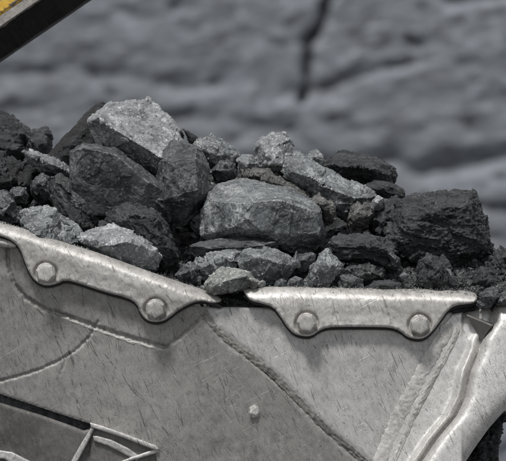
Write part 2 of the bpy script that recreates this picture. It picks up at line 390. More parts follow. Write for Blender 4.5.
def relief(name, outline, hfun, back, mat, parent, step=2.0, sm=0, hole=None):
    """solid plate: outline in (u,v), front surface hfun(P, dist_to_edge), flat-ish back at depth `back`"""
    pts = smooth_poly(outline, sm) if sm else list(outline)
    bd = []
    for a, b in zip(pts, pts[1:] + pts[:1]):
        L = math.hypot(b[0] - a[0], b[1] - a[1]); k = max(1, int(round(L / step)))
        bd += [(a[0] + (b[0] - a[0]) * t / k, a[1] + (b[1] - a[1]) * t / k) for t in range(k)]
    A = np.array(bd); nb = len(A)
    # interior grid
    us = np.arange(A[:, 0].min(), A[:, 0].max(), step); vs = np.arange(A[:, 1].min(), A[:, 1].max(), step)
    gu, gv = np.meshgrid(us, vs); gu = gu + (np.arange(len(vs)) % 2)[:, None] * step * 0.5
    G = np.stack([gu.ravel(), gv.ravel()], 1)
    ins = np.zeros(len(G), bool); B2 = np.roll(A, -1, 0)
    for (x1, y1), (x2, y2) in zip(A, B2):
        c = ((y1 > G[:, 1]) != (y2 > G[:, 1]))
        if y1 != y2: ins ^= c & (G[:, 0] < (x2 - x1) * (G[:, 1] - y1) / (y2 - y1) + x1)
    G = G[ins]
    dist, _ = seg_dist(G, pts + pts[:1])
    G = G[dist > step * 0.45]; dist = dist[dist > step * 0.45]
    rows = np.vstack([A, G]); dd = np.concatenate([np.zeros(nb), dist])
    r = delaunay_2d_cdt([Vector(p) for p in rows], [], [list(range(nb))], 1, 1e-4)
    V2 = r[0]; orig = r[3]
    P = np.array([(v.x, v.y) for v in V2]); de, _ = seg_dist(P, pts + pts[:1])
    h = hfun(P, de)
    front = W(np.column_stack([P, -h]))
    faces = [list(f) for f in r[2]]
    # orient towards camera (-Y)
    fs = []
    for f in faces:
        a, b, c = front[f[0]], front[f[1]], front[f[2]]
        nrm = np.cross(b - a, c - a)
        fs.append(f if nrm[1] < 0 else f[::-1])
    # rim
    cnt = {}
    for f in fs:
        for i in range(len(f)):
            cnt[(f[i], f[(i + 1) % len(f)])] = 1
    nv = len(front); bk = back(P) if callable(back) else np.full(len(P), back)
    backv = W(np.column_stack([P, bk]))
    for (a, b) in list(cnt):
        if (b, a) not in cnt: fs.append([b, a, a + nv, b + nv])
    nf = len(faces)
    for f in fs[:nf]: pass
    fs += [[i + nv for i in f[::-1]] for f in fs[:nf]]
    verts = np.vstack([front, backv])
    if parent is not None: verts = verts - np.array(parent['base'])
    me = mesh_from(name, verts, fs)
    me.materials.append(mat); me.materials.append(mat)
    me.polygons.foreach_set('material_index', [1 if nf <= i < len(fs) - nf else 0 for i in range(len(fs))])
    bm = bmesh.new(); bm.from_mesh(me)
    bmesh.ops.delete(bm, geom=[v for v in bm.verts if not v.link_faces], context='VERTS')
    for e in bm.edges:
        if len(e.link_faces) == 2 and e.calc_face_angle(0) > 1.0 and (e.link_faces[0].material_index != e.link_faces[1].material_index): e.smooth = False
    for f in bm.faces: f.material_index = 0
    bm.to_mesh(me); bm.free()
    me.materials.clear()
    return link(name, me, mat, parent)

def bead(name, path, wd, ht, mat, parent, seed=1, lump=0.35, step=1.0, base=None, taper=True):
    """weld run: half-round rope with ripples and spatter lumps lying on the plate"""
    pts = []
    for a, b in zip(path[:-1], path[1:]):
        k = max(1, int(math.hypot(b[0] - a[0], b[1] - a[1]) / step))
        pts += [(a[0] + (b[0] - a[0]) * t / k, a[1] + (b[1] - a[1]) * t / k) for t in range(k)]
    pts.append(path[-1][:2]); A = np.array(pts, float)
    for _ in range(10): A[1:-1] = (A[:-2] + A[2:] + 2 * A[1:-1]) / 4
    rr = random.Random(seed)
    wob = fbm(np.stack([np.arange(len(A)) / 9., np.zeros(len(A)), np.full(len(A), seed * 3.3)], 1), 3, seed)
    T = np.gradient(A, axis=0); T /= np.hypot(*T.T)[:, None]; N = np.stack([-T[:, 1], T[:, 0]], 1)
    A = A + N * wob[:, None] * (1.2 if lump > .25 else 0.3)
    n = len(A); m = 13
    tt = np.arange(n) / max(1, n - 1.)
    tp = np.minimum(1, np.minimum(tt, 1 - tt) * n / 8 + 0.15) if taper else np.ones(n)
    g = np.linspace(-1, 1, m)
    rows = []
    for j, x in enumerate(g):
        a = x * math.pi / 2
        off = math.sin(a) * wd * tp * (1 + 0.35 * fbm(np.stack([np.arange(n) / 5., np.full(n, 3.0 * np.sign(x)), np.full(n, seed * 1.7)], 1), 3, seed + 9))
        P = A + N * off[:, None]
        q = np.stack([np.arange(n) / 5.5, np.full(n, math.sin(a) * wd / 1.7), np.full(n, seed * 7.)], 1)
        hh = math.cos(a) * ht * tp * np.maximum(0.3, 0.85 + lump * 2.0 * fbm(q, 4, seed + 5, 0.65) + lump * 1.0 * facets(q * 0.9 + 4, seed + 6))
        b = Hs(P) if base is None else base(P)
        rows.append(W(np.column_stack([P, -(b + hh - 0.6)])))
    V = np.array(rows)  # m,n,3
    Vb = V[[0, -1]].copy(); Vb[:, :, 1] += 3 * S
    V = np.concatenate([Vb[:1], V, Vb[1:]], 0); m2 = m + 2
    verts = V.reshape(-1, 3) - np.array(parent['base'])
    faces = [(j * n + i, j * n + i + 1, (j + 1) * n + i + 1, (j + 1) * n + i) for j in range(m2 - 1) for i in range(n - 1)]
    faces += [tuple(j * n for j in range(m2)), tuple(j * n + n - 1 for j in range(m2))[::-1]]
    me = mesh_from(name, verts, faces)
    bm = bmesh.new(); bm.from_mesh(me); bmesh.ops.recalc_face_normals(bm, faces=bm.faces); bm.to_mesh(me); bm.free()
    return link(name, me, mat, parent)

base = W([[200, 520, 400]])[0]
bucket = bpy.data.objects.new('loader_bucket', None); C.objects.link(bucket); bucket.location = tuple(base); bucket['base'] = [float(x) for x in base]
tag(bucket, 'big scratched grey steel loader bucket side with bolted edge guards, heaped with coal', 'bucket')

# side plates
GAPL = lambda P: np.interp(P[:, 0], [-60, 0, 91, 155, 165], [375, 393.5, 422.5, 447, 452])
def hL(P, de): return Hs(P) - np.where(de < 1.2, 0.8, 0)
relief('side_plate', [(-90, 222), (0, 234), (60, 262), (150, 296), (200, 306.5), (205.5, 307), (207, 321), (366, 464), (432, 525), (150, 525), (157, 462), (154, 449), (91, 424), (60, 414), (0, 394), (-60, 375), (-90, 366)],
       hL, lambda P: np.full(len(P), 16.), M['plate_left'], bucket, 1.35)
def hM(P, de): return Hs(P) - np.maximum(0, 1.6 - de)
relief('side_plate', [(206, 306.8), (240, 307), (290, 308.5), (360, 309), (440, 311), (452, 313), (450, 322), (434, 352), (412, 392), (390, 436), (376.5, 470), (366.5, 463.6), (207.5, 320.5)],
       hM, 17., M['plate_mid'], bucket, 1.6)
# recessed panel below the dark slot, and the closing plate deep inside the slot
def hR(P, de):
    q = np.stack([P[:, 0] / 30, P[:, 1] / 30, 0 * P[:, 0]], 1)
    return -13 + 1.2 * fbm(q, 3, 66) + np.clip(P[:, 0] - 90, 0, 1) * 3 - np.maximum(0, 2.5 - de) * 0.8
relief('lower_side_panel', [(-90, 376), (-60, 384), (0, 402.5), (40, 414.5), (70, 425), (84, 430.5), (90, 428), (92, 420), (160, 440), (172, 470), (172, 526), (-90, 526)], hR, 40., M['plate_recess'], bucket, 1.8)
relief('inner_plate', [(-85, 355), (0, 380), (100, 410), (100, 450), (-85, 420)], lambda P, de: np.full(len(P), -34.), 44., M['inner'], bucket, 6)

# corner casting with its fold
FOLD = [(492, 322), (481, 340), (479.5, 349), (470, 371), (465, 397), (455.5, 416), (437, 438), (421, 462), (392, 505), (375, 530)]
def hC(P, de):
    fx = np.interp(P[:, 1], [f[1] for f in FOLD], [f[0] for f in FOLD])
    x = (P[:, 0] - fx) * 0.86                      # signed distance from the fold
    base_ = 0.0
    hs_ = Hs(P); left = hs_ + 1 + 11 * np.exp(-((x + 6.0) / 3.8) ** 2) * np.clip((P[:, 1] - 318) / 60, 0.3, 1)
    right = hs_ - 8 + 26 * (1 - np.exp(-np.clip(x, 0, 200) / 2.8)) - 0.10 * np.clip(x, 0, 200) + 0.10 * (P[:, 1] - 330)
    t = 1 / (1 + np.exp(-np.clip(x / 0.9, -30, 30)))
    h = left * (1 - t) + right * t
    # fall away to the outer edge
    h = h - 13 * np.exp(-de / 7.) * (P[:, 0] > 462) - 0.8 * np.maximum(0, 2 - de)
    q = np.stack([P[:, 0] / 24, P[:, 1] / 24, 0 * P[:, 0]], 1)
    return h + 0.6 * fbm(q, 4, 19)
relief('corner_casting', [(452, 314), (462, 312.5), (480, 308), (506, 303.5), (560, 296), (600, 300), (590, 330), (548, 372), (506, 409), (489, 428), (474, 449), (455, 478), (430, 526), (352, 526), (362, 484), (384, 436), (406, 390), (428, 350), (444, 322)],
       hC, 46., M['cast'], bucket, 1.3)

# three-cornered wedge at the head of the fold
wp = np.array([[466.5, 315.5], [491, 326], [481.5, 341]]); wh = Hs(wp)
wm = hull_mesh([[tuple(x) for x in W([[466.5, 315.5, -wh[0] - 9], [491, 326, -wh[1] - 15], [481.5, 341, -wh[2] - 2], [467, 314.2, -wh[0] - 7], [492.5, 324.6, -wh[1] - 12], [466, 313, -wh[0] + 16], [498, 325, -wh[1] + 6], [481.5, 342, -wh[2] + 10]]) - base]])
link('corner_wedge', wm, M['plate_recess'], bucket, smooth=False)  # dark steel puts the facet's shade into its colour

# edge guards
def guard_h(top, seed):
    tx = [t[0] for t in top]; tv = [t[1] for t in top]
    def f(P, de):
        fromtop = P[:, 1] - np.interp(P[:, 0], tx, tv)
        r = 2.3; e = np.clip(de, 0, r)
        rnd = (np.sqrt(np.maximum(0, r * r - (r - e) ** 2)) - r) * 1.5      # rounded rim
        t = np.clip(fromtop / 13., 0, 1); roll = -14 * (1 - t) ** 2.2        # leans back towards the top
        swell = 0.9 * np.exp(-((fromtop - 18) / 7.) ** 2)
        q = np.stack([P[:, 0] / 22, P[:, 1] / 22, np.full(len(P), seed * 5.)], 1)
        h = Hs(P) + 12 + rnd + roll + swell + 0.6 * fbm(q, 3, seed) + 0.25 * fbm(q * 4, 2, seed + 3)
        h = h - 1.6 * np.maximum(0, facets(q * 5.5, seed + 8)) * np.exp(-de / 2.5) - 0.35 * np.maximum(0, facets(q * 3, seed + 9))
        for bu, bv in BOLTS:
            rr_ = np.hypot(P[:, 0] - bu, P[:, 1] - bv)
            h = h - 5.0 * np.exp(-((rr_ - 10.6) / 1.5) ** 2) * np.clip(de - 1, 0, 1)
        return h
    return f
BOLTS = ((45.6, 272.5), (155.5, 308.6), (306.6, 322.4), (419.5, 324.4))
g1t = [(-60, 208), (0, 222), (30, 230), (60, 241), (100, 253), (140, 268), (180, 282), (205, 290), (222, 298)]
g1 = g1t + [(221, 302), (212, 303.5), (203, 301), (194, 302), (180, 309), (170, 317), (164, 321), (155, 322.5), (146, 320), (140, 313), (137, 304), (128, 298), (104, 292), (78, 283), (65, 280), (57, 284), (46, 286), (36, 282), (29, 273), (24, 260), (20, 249), (13, 241), (0, 235.5), (-60, 224)]
g2t = [(242, 289), (250, 287), (280, 286.5), (320, 287), (360, 288), (420, 289), (460, 290), (474, 292)]
g2 = g2t + [(477.5, 296), (477, 302), (470, 304), (457, 305), (449, 309), (441, 320), (433, 331), (425, 338), (417, 339.5), (407, 337), (400, 331), (391, 327.5), (370, 327), (340, 327), (328, 327.5), (320, 330), (312, 336), (304, 336.5), (294, 334), (287, 327), (280, 316), (273, 307), (262, 303.5), (251, 301), (246, 296)]
def hex_bolt(parent, u, v, h, R=10.5, rot=0.3, wash=13):
    bm = bmesh.new()
    def ring(r, z, n, ph=0): return [bm.verts.new((r * math.cos(2 * math.pi * k / n + ph), -z, r * math.sin(2 * math.pi * k / n + ph))) for k in range(n)]
    def bridge(a, b): 
        n = len(a)
        for k in range(n): bm.faces.new((a[k], a[(k + 1) % n], b[(k + 1) % n], b[k]))
    # flange
    w0 = ring(wash, -6, 36); w1 = ring(wash, -0.6, 36); w2 = ring(wash - .7, 0.2, 36); w3 = ring(R * .8, 0.0, 36)
    bridge(w0, w1); bridge(w1, w2); bridge(w2, w3); bm.faces.new(w3[::-1])
    # hexagon head, 6 points subdivided, chamfered crown
    def hexr(sc_, z, dome=0):
        out = []
        for k in range(36):
            a = 2 * math.pi * k / 36; s = (k % 6) / 6.; c0 = math.pi / 3 * (k // 6); 
            p = np.array([math.cos(c0), math.sin(c0)]) * (1 - s) + np.array([math.cos(c0 + math.pi / 3), math.sin(c0 + math.pi / 3)]) * s
            l = np.hypot(*p)
            if dome: p = p / l * min(l, dome)
            out.append(bm.verts.new((p[0] * R * sc_, -z, p[1] * R * sc_)))
        return out
    a0 = hexr(1, -3); a1 = hexr(1, 7.4); a2 = hexr(.93, 9.2); a3 = hexr(.85, 10.2); a4 = hexr(.78, 10.4); a5 = hexr(.5, 10.4); a6 = hexr(.25, 10.4)
    bridge(a0, a1); bridge(a1, a2); bridge(a2, a3); bridge(a3, a4); bridge(a4, a5); bridge(a5, a6); bm.faces.new(a6[::-1]); bm.faces.new(a0)
    bmesh.ops.recalc_face_normals(bm, faces=bm.faces)
    bmesh.ops.rotate(bm, verts=bm.verts, matrix=Matrix.Rotation(rot, 3, 'Y'))
    bmesh.ops.scale(bm, verts=bm.verts, vec=(S, S, S))
    me = bpy.data.meshes.new('bolt'); bm.to_mesh(me); bm.free()
    me2 = me
    a = co(me2); nn = no(me2); a += nn * (0.22 * S * fbm(a / S / 5 + u, 2, int(u)))[:, None]; setco(me2, a)
    bmb = bmesh.new(); bmb.from_mesh(me2)
    for e in bmb.edges:
        if len(e.link_faces) == 2 and e.calc_face_angle(0) > 0.4: e.smooth = False
    bmb.to_mesh(me2); bmb.free()
    o = link('bolt', me2, M['guard'], parent, loc=tuple(W([[u, v, -h]])[0] - np.array(bucket['base'])))
    o.rotation_euler = (0.05, 0, 0)
    return o
for outline, top, bolts, sd in ((g1, g1t, ((45.6, 272.5, .25), (155.5, 308.6, .55)), 3), (g2, g2t, ((306.6, 322.4, .1), (419.5, 324.4, .4)), 7)):
    g = relief('edge_guard', outline, guard_h(top, sd), lambda P: -Hs(P) + 10, M['guard'], bucket, 1.1, 1)
    relief('shade_strip', [(a, b + (2.6 if b > np.interp(a, [t[0] for t in top], [t[1] for t in top]) + 5 else 7)) for a, b in outline], lambda P, de: Hs(P) + 3 + np.minimum(de, 2), 9., M['grime_shade'], bucket, 2.0, 1)  # added black strip, stands in for the shadow line under the guard
    for (bu, bv, rt) in bolts:
        hh = Hs(np.array([[bu, bv]]))[0] + 12
        hex_bolt(g, bu, bv, hh + 0.5, 9.9, rt, 9.6)
# end of the next guard, peeping out below the first
relief('edge_guard', [(-70, 236), (-20, 236), (2, 238), (14, 243), (17, 247), (10, 248), (-5, 246), (-70, 250)], lambda P, de: Hs(P) + 6 + np.minimum(de, 3), 6., M['guard'], bucket, 1.5, 1)

# welds, ribs and scars on the plates
bead('weld_bead', [(203, 309), (209, 320), (217, 330), (230, 342), (244, 352), (264, 367), (284, 385), (301, 403), (318, 421), (340, 441), (363, 460), (385, 482)], 3.7, 2.0, M['weld'], bucket, 11, 0.45)
bead('weld_bead', [(60, 316), (92, 329), (120, 338.5), (146, 346), (166, 351)], 1.6, 1.2, M['weld_light'], bucket, 37, 0.5)
bead('weld_bead', [(451, 322), (444, 335), (434, 352), (424, 370), (412, 392), (400, 414), (389, 438), (380, 462), (368, 490)], 7.0, 1.3, M['weld_light'], bucket, 41, 0.4, base=lambda P: Hs(P) + 1.3)
bead('weld_bead', [(459, 324), (455, 338), (446, 356), (436, 374), (424, 398), (412, 420), (402, 442), (392, 466)], 2.4, 0.7, M['weld_light'], bucket, 43, 0.9, base=lambda P: Hs(P) + 1.9)
def bar(poly, h, mat='plate_mid'):
    def hb(P, de): return h - 1.5 + np.minimum(de, 1.0) * 0.9 + 0.7 * fbm(np.stack([P[:, 0] / 6, P[:, 1] / 6, 0 * P[:, 0]], 1), 3, int(poly[0][0]) + 7)
    relief('gusset_bar', poly, hb, 20., M[mat], bucket, 0.9)
bar([(90, 422.5), (100, 425), (124, 433.5), (156, 445.5), (159, 449), (157, 451), (124, 438), (98, 429.5), (91, 427.5)], -3)
bar([(91, 427.5), (94.5, 428.5), (88, 442), (73, 470), (66, 470), (82, 442)], -5)
bar([(93, 436), (98, 436), (112, 440), (128, 448), (141, 457), (137, 461), (122, 453), (108, 446), (94, 441)], -6)
bar([(158, 448), (159, 452.5), (134, 460), (112, 469), (102, 469), (130, 457.5)], -5)
bar([(100, 430.5), (120, 437.5), (148, 449), (138, 452), (112, 439.5), (99, 435)], -11, 'plate_recess')
bar([(-40, 448), (-10, 449), (12, 452), (32, 462), (40, 470), (20, 470), (4, 459), (-40, 456)], -8)
# snapped stud on the plate
bm = bmesh.new(); rr = random.Random(4)
pts = [Vector((rr.uniform(-1, 1), rr.uniform(-1, 1), rr.uniform(-1, 1))).normalized() for _ in range(26)]
for p in pts: p.x *= 6.5 * S; p.z *= 8 * S; p.y *= 5 * S
me = voxel(hull_mesh([pts]), 0.6 * S, 1); a = co(me); a += no(me) * (0.9 * S * fbm(a / S / 3, 3, 5))[:, None]; setco(me, a); bm.free()
link('stud', me, M['weld_light'], bucket, loc=tuple(W([[254, 411, -Hs(np.array([[254., 411.]]))[0]]])[0] - base))

# the rest of the bucket: far side, floor and back wall
def slab(name, path, d0, d1, th, mat):
    n = len(path); A = np.array(path, float); T = np.gradient(A, axis=0); T /= np.hypot(*T.T)[:, None]; N = np.stack([-T[:, 1], T[:, 0]], 1)
    vs = np.vstack([W(np.column_stack([A, np.full(n, d0)])), W(np.column_stack([A, np.full(n, d1)])), W(np.column_stack([A + N * th, np.full(n, d0)])), W(np.column_stack([A + N * th, np.full(n, d1)]))]) - base
    fs = []
    for i in range(n - 1):
        fs += [(i, i + 1, n + i + 1, n + i), (2 * n + i, 3 * n + i, 3 * n + i + 1, 2 * n + i + 1), (i, 2 * n + i, 2 * n + i + 1, i + 1), (n + i, n + i + 1, 3 * n + i + 1, 3 * n + i)]
    fs += [(0, n, 3 * n, 2 * n), (n - 1, 3 * n - 1, 4 * n - 1, 2 * n - 1)]
    me = mesh_from(name, vs, fs); bm = bmesh.new(); bm.from_mesh(me); bmesh.ops.recalc_face_normals(bm, faces=bm.faces); bm.to_mesh(me); bm.free()
    return link(name, me, mat, bucket, smooth=False)
slab('floor_plate', [(590, 312), (500, 400), (432, 500), (340, 545), (180, 560), (40, 550), (-80, 500), (-140, 400), (-160, 300), (-160, 215)], 18, 840, 10, M['inner'])
relief('far_side_plate', [(-150, 215), (0, 240), (205, 306), (590, 306), (500, 400), (430, 500), (340, 540), (180, 550), (40, 540), (-80, 490), (-140, 400)], lambda P, de: np.full(len(P), -842.), 858., M['inner'], bucket, 20)

# ------------------------------------------------------------------ the arm above the bucket
def arm():
    # local frame: x along the arm, z up across it, y depth; lower edge runs from (0,58) to (85,0)
    root = bpy.data.objects.new('machine_arm', None); C.objects.link(root)
    p0 = W([[0, 58, 420]])[0]; root.location = tuple(p0)
    ang = math.atan2(58, 85); root.rotation_euler = (0, -ang, 0)
    tag(root, 'chipped yellow machine arm with black underside slanting across the corner above the coal', 'machine arm')
    f = (D + 420 * S) / D * S
    def prism(name, prof, mat, x0=-70, x1=330, jag=0.0):
        n = 240; bm = bmesh.new(); rows = []
        for i in range(n):
            x = x0 + (x1 - x0) * i / (n - 1)
            j = jag * (noise(np.array([[x / 9, 0.3, 0]]), 5)[0] + 0.6 * noise(np.array([[x / 3, 0.7, 0]]), 6)[0])
            rows.append([bm.verts.new((x * f, y * f, (z + (j if k == 0 else 0)) * f)) for k, (y, z) in enumerate(prof)])
        m = len(prof)
        for a, b in zip(rows[:-1], rows[1:]):
            for k in range(m): bm.faces.new((a[k], a[(k + 1) % m], b[(k + 1) % m], b[k]))
        bm.faces.new(rows[0]); bm.faces.new(rows[-1][::-1]); bmesh.ops.recalc_face_normals(bm, faces=bm.faces)
        me = bpy.data.meshes.new(name); bm.to_mesh(me); bm.free()
        return link(name, me, mat, root, smooth=False)
    prism('side_plate', [(2, 35), (0, 38), (0, 95), (12, 95), (12, 35)], M['yellow'], jag=0.8)
    prism('worn_edge', [(-4, 24), (-6, 26), (-3, 34.6), (11, 34.6), (11, 24)], M['edge'], jag=1.2)
    prism('underside', [(34, 0), (-1, 23.6), (90, 23.6), (90, 0)], M['oily'], jag=0.8)
arm()

# ------------------------------------------------------------------ heap of rock in the bucket
RIM = ([-160, -60, 0, 60, 140, 205, 235, 480, 600], [195, 224, 236, 256, 284, 300, 300, 300, 296])
CAP = ([-160, 0, 60, 100, 300, 340, 380, 410, 440, 490, 600], [150, 155, 160, 175, 180, 188, 200, 220, 240, 253, 262])
def mound_v(u, d):
    rim = np.interp(u, *RIM); cap = np.interp(u, *CAP)
    sl = np.interp(u, [0, 70, 200, 320, 400], [0.15, 0.34, 0.36, 0.3, 0.46])
    v = rim - sl * np.maximum(0, d - 8)
    v = np.maximum(v, cap)                       # never higher than the crest
    return v + np.clip((d - 520) / 320., 0, 1) ** 2 * 120
nu, nd = 380, 300
uu, ddp = np.meshgrid(np.linspace(-155, 570, nu), np.linspace(19, 838, nd))
P3 = np.stack([uu.ravel(), ddp.ravel()], 1)
def mlift(u, d): return 5 * fbm(np.stack([u / 26, d / 26, 0 * u], 1), 4, 12) + 4 * facets(np.stack([u / 14, d / 14, 0 * u], 1), 3)
lift = mlift(P3[:, 0], P3[:, 1])
vtop = mound_v(P3[:, 0], P3[:, 1]) - lift + 4
vtop = np.minimum(vtop, 470 - np.abs(P3[:, 0] - 200) * 0.3)
vtop[:nu] = np.interp(P3[:nu, 0], [-155, -80, 40, 340, 432, 500, 590], [300, 470, 520, 520, 480, 385, 300]); P3[:nu, 1] = 18.6
me = mesh_from('coal_fines', W(np.column_stack([P3[:, 0], vtop, P3[:, 1]])), [(j * nu + i, j * nu + i + 1, (j + 1) * nu + i + 1, (j + 1) * nu + i) for j in range(nd - 1) for i in range(nu - 1)])
tag(link('coal_fines', me, M['coal_dull']), 'bed of black coal fines filling the bucket beneath the lumps', 'coal fines', kind='stuff')

NR = 0
def rock(label, d, T, outline, ridge, mat, amp=1.0, lay=None, group='grey stones heaped in the bucket', cat='rock', name='rock', vox=1.0, extra=None, fac=14.0, grain=1.0, cuts=7, back=0.72, tex=1.0, rs=1.9):
    """outline = silhouette in (u, v[, dd]); ridge = facet corners nearer the camera (u, v, dd<0); d = depth of the silhouette"""
    global NR
    NR += 1; seed = NR * 13
    cu = sum(p[0] for p in outline) / len(outline); cv = sum(p[1] for p in outline) / len(outline)
    pts = []
    for p in outline: pts.append((p[0], p[1], d + (p[2] if len(p) > 2 else 0)))
    for p in ridge: pts.append((p[0], p[1], d + p[2] * rs))
    for k, p in enumerate(outline):
        o2 = p[2] if len(p) > 2 else 0
        pts.append((cu + (p[0] - cu) * back, cv + (p[1] - cv) * back, d + max(o2, 0) * 0.5 + T * (0.9 + 0.15 * math.sin(k * 2.3))))
        pts.append((cu + (p[0] - cu) * 0.97, cv + (p[1] - cv) * 0.97, d + max(o2, 0) * 0.5 + T * 0.45))
    groups = [pts]
    if extra:
        for ex in extra: groups.append([(p[0], p[1], d + p[2]) for p in ex])
    cen = np.array([cu, cv, d + T * 0.3])
    gl = []
    for g in groups:
        a = np.array(g) - cen; gl.append([(x * 1.0, z, -y) for x, y, z in a])       # local: x, depth, up
    me = voxel(hull_mesh(gl), vox)
    a = co(me)
    rk = np.random.RandomState(seed)
    for _ in range(int(cuts)):                     # broken flats: plane cuts that keep crisp corners
        dv = rk.normal(size=3) * np.array([1, .8, 1]); dv[1] = -abs(dv[1]) if rk.rand() < .75 else dv[1]; dv /= np.linalg.norm(dv)
        pj = a @ dv; cut = pj.max() * (1 - rk.uniform(.05, .15))
        a = a - dv * np.maximum(0, pj - cut)[:, None]
    setco(me, a)
    nn = no(me); size = max(4.0, min(np.ptp(a[:, 0]), np.ptp(a[:, 2])))
    q = a.copy()
    if lay:   # bedding: squeeze across the layers so chips follow them
        ang, kx = lay; c, s = math.cos(math.radians(ang)), math.sin(math.radians(ang))
        q = np.stack([(q[:, 0] * c + q[:, 2] * s) * 0.75, q[:, 1] * 0.75, (-q[:, 0] * s + q[:, 2] * c) * kx], 1)
    k = min(1.0, size / 40.0)
    fs = max(4.0, fac * (0.45 + 0.55 * k))
    qw = q + 2.5 * np.stack([fbm(q / 9, 2, seed + 50), fbm(q / 9, 2, seed + 51), fbm(q / 9, 2, seed + 52)], 1)
    qw = q + 0.5 * np.stack([fbm(q / 6, 2, seed + 50), fbm(q / 6, 2, seed + 51), fbm(q / 6, 2, seed + 52)], 1)
    h = (5.5 if not lay else 3.0) * k * facets(qw / (fs * 1.9), seed) + (2.6 if not lay else 1.5) * k * facets(qw / (fs * 0.7) + 5, seed + 1)
    tt = 5.0 * fbm(q / 26 + 3, 4, seed + 20, 0.55); fl_ = np.floor(tt); st = fl_ + np.clip((tt - fl_ - 0.72) / 0.28, 0, 1)
    h += 1.1 * k * k * st * tex
    h += 0.35 * grain * (0.4 + 0.6 * k) * facets(qw / 3.4 + 9, seed + 4) + 0.3 * grain * fbm(q / 4.5, 4, seed + 3, 0.6)
    # cracks
    cr = np.abs(fbm(qw / 17, 3, seed + 7)); h -= 2.2 * k * np.exp(-(cr / 0.03) ** 2) * (fbm(q / 30, 1, seed + 8) > 0)
    a = a + nn * (h * amp - 0.4)[:, None]
    # to world
    g = np.stack([a[:, 0] + cen[0], cen[1] - a[:, 2], a[:, 1] + cen[2]], 1)
    wv = W(g); low = wv[:, 2].min(); c0 = W([cen])[0]; org = np.array([c0[0], c0[1], low])
    setco(me, wv - org)
    o = link(name, me, M[mat], None, loc=tuple(org))
    return tag(o, label, cat, group)

COALG = dict(group='coal lumps heaped in the bucket', cat='coal lump', name='coal_lump')
# --- far left
rock('dark ledgy coal lump farthest back, cut off by the left edge', 400, 90, [(-45, 108), (-5, 110), (4, 113), (13, 121), (18, 128), (28, 129), (31, 137), (40, 150), (35, 168), (-45, 172)], [(-20, 128, -22), (10, 135, -18), (-20, 145, -30), (20, 150, -20)], 'coal_dull', 1.2, lay=(-8, 2.2), **COALG)
rock('small dark knobbly coal lump just left of the tall black slab', 380, 50, [(27, 136), (34, 131), (46, 129), (52, 137), (52, 150), (44, 168), (28, 166)], [(38, 146, -16), (46, 142, -10)], 'coal_dull', 1.3, **COALG)
rock('black shaded coal lump by the left edge under the pale flake', 190, 110, [(-45, 158), (0, 156), (20, 160), (36, 172), (36, 190), (22, 204), (-45, 212)], [(-10, 176, -20), (16, 178, -16)], 'coal', 1.2, **COALG)
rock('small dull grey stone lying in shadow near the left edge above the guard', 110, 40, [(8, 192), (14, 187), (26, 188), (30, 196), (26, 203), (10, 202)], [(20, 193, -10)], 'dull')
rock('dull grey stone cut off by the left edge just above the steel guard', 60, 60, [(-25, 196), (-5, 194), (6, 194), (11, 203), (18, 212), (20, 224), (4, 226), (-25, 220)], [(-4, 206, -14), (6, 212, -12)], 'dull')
# --- left wall of the heap
rock('tall black coal slab leaning behind the pale topped boulder', 190, 90, [(40, 162), (52, 150), (66, 134), (82, 117), (96, 104, 4), (103, 101, 6), (109, 106, 10), (128, 140), (130, 190), (90, 205), (52, 192)], [(92, 122, -12), (78, 136, -14), (62, 156, -16), (100, 150, -14)], 'coal', 0.4, fac=24, cuts=0, tex=.4, **COALG)
rock('thin pale grey flake pointing left out of the dark stones', 150, 40, [(22, 149), (36, 153), (52, 157), (66, 163), (80, 172), (84, 182), (70, 179), (50, 168), (36, 169), (28, 162)], [(32, 158, -8), (56, 163, -9), (72, 173, -8)], 'grey', 0.7)
rock('rounded dull grey lump directly under the pale flake', 130, 50, [(31, 186), (35, 177), (42, 173), (50, 177), (55, 188), (52, 202), (38, 204)], [(41, 181, -13), (46, 190, -12)], 'dull')
rock('dark blocky stone wedged between the flake and the big broken face', 105, 80, [(48, 176), (60, 174), (76, 184), (92, 202), (104, 216), (100, 232), (78, 228), (56, 216), (46, 196)], [(62, 188, -12), (80, 204, -14), (66, 206, -8)], 'slate', .7, lay=(-38, 1.6))
rock('black coal lump in the dark gap right of the speckled front stone', 75, 60, [(56, 212), (66, 206), (84, 214), (96, 224), (98, 240), (84, 244), (64, 232)], [(78, 224, -10)], 'coal', **COALG)
rock('big boulder with bright pale flat top and black broken side, highest in the heap', 128, 80,
     [(89, 121, 0), (96, 112, 26), (108, 104, 60), (125, 102, 76), (148, 97, 95), (159, 105, 90), (168, 118, 70), (181, 133, 50), (192, 150, 30), (166, 182, 14), (130, 172, 20), (98, 146, 12)],
     [(93, 120, -8), (98, 117, -12), (116, 130, -20), (140, 145, -26), (162, 158, -30)], 'pale', 0.6, fac=20, cuts=0, tex=1.3, rs=1.15)
rock('large dull grey block with a broad flat face, left of the rounded grey block', 92, 70,
     [(70, 152), (82, 141, 6), (117, 148, 8), (142, 166, 6), (168, 192), (168, 216), (92, 216), (68, 190)],
     [(83, 147, -16), (116, 155, -18), (160, 192, -16), (150, 213, -4), (84, 190, -6)], 'dull', 0.45, fac=30, cuts=1, tex=.8, rs=1.2)
rock('rounded dark grey block right of the broad flat face, under the pale flat top', 96, 70,
     [(158, 160), (172, 139, 26), (197, 142, 26), (210, 168, 6), (207, 198), (190, 225), (162, 222), (148, 203)],
     [(168, 160, -20), (197, 158, -20), (199, 190, -26), (164, 200, -18)], 'dull', 0.5, fac=22, cuts=1, rs=1.2, tex=1.3)
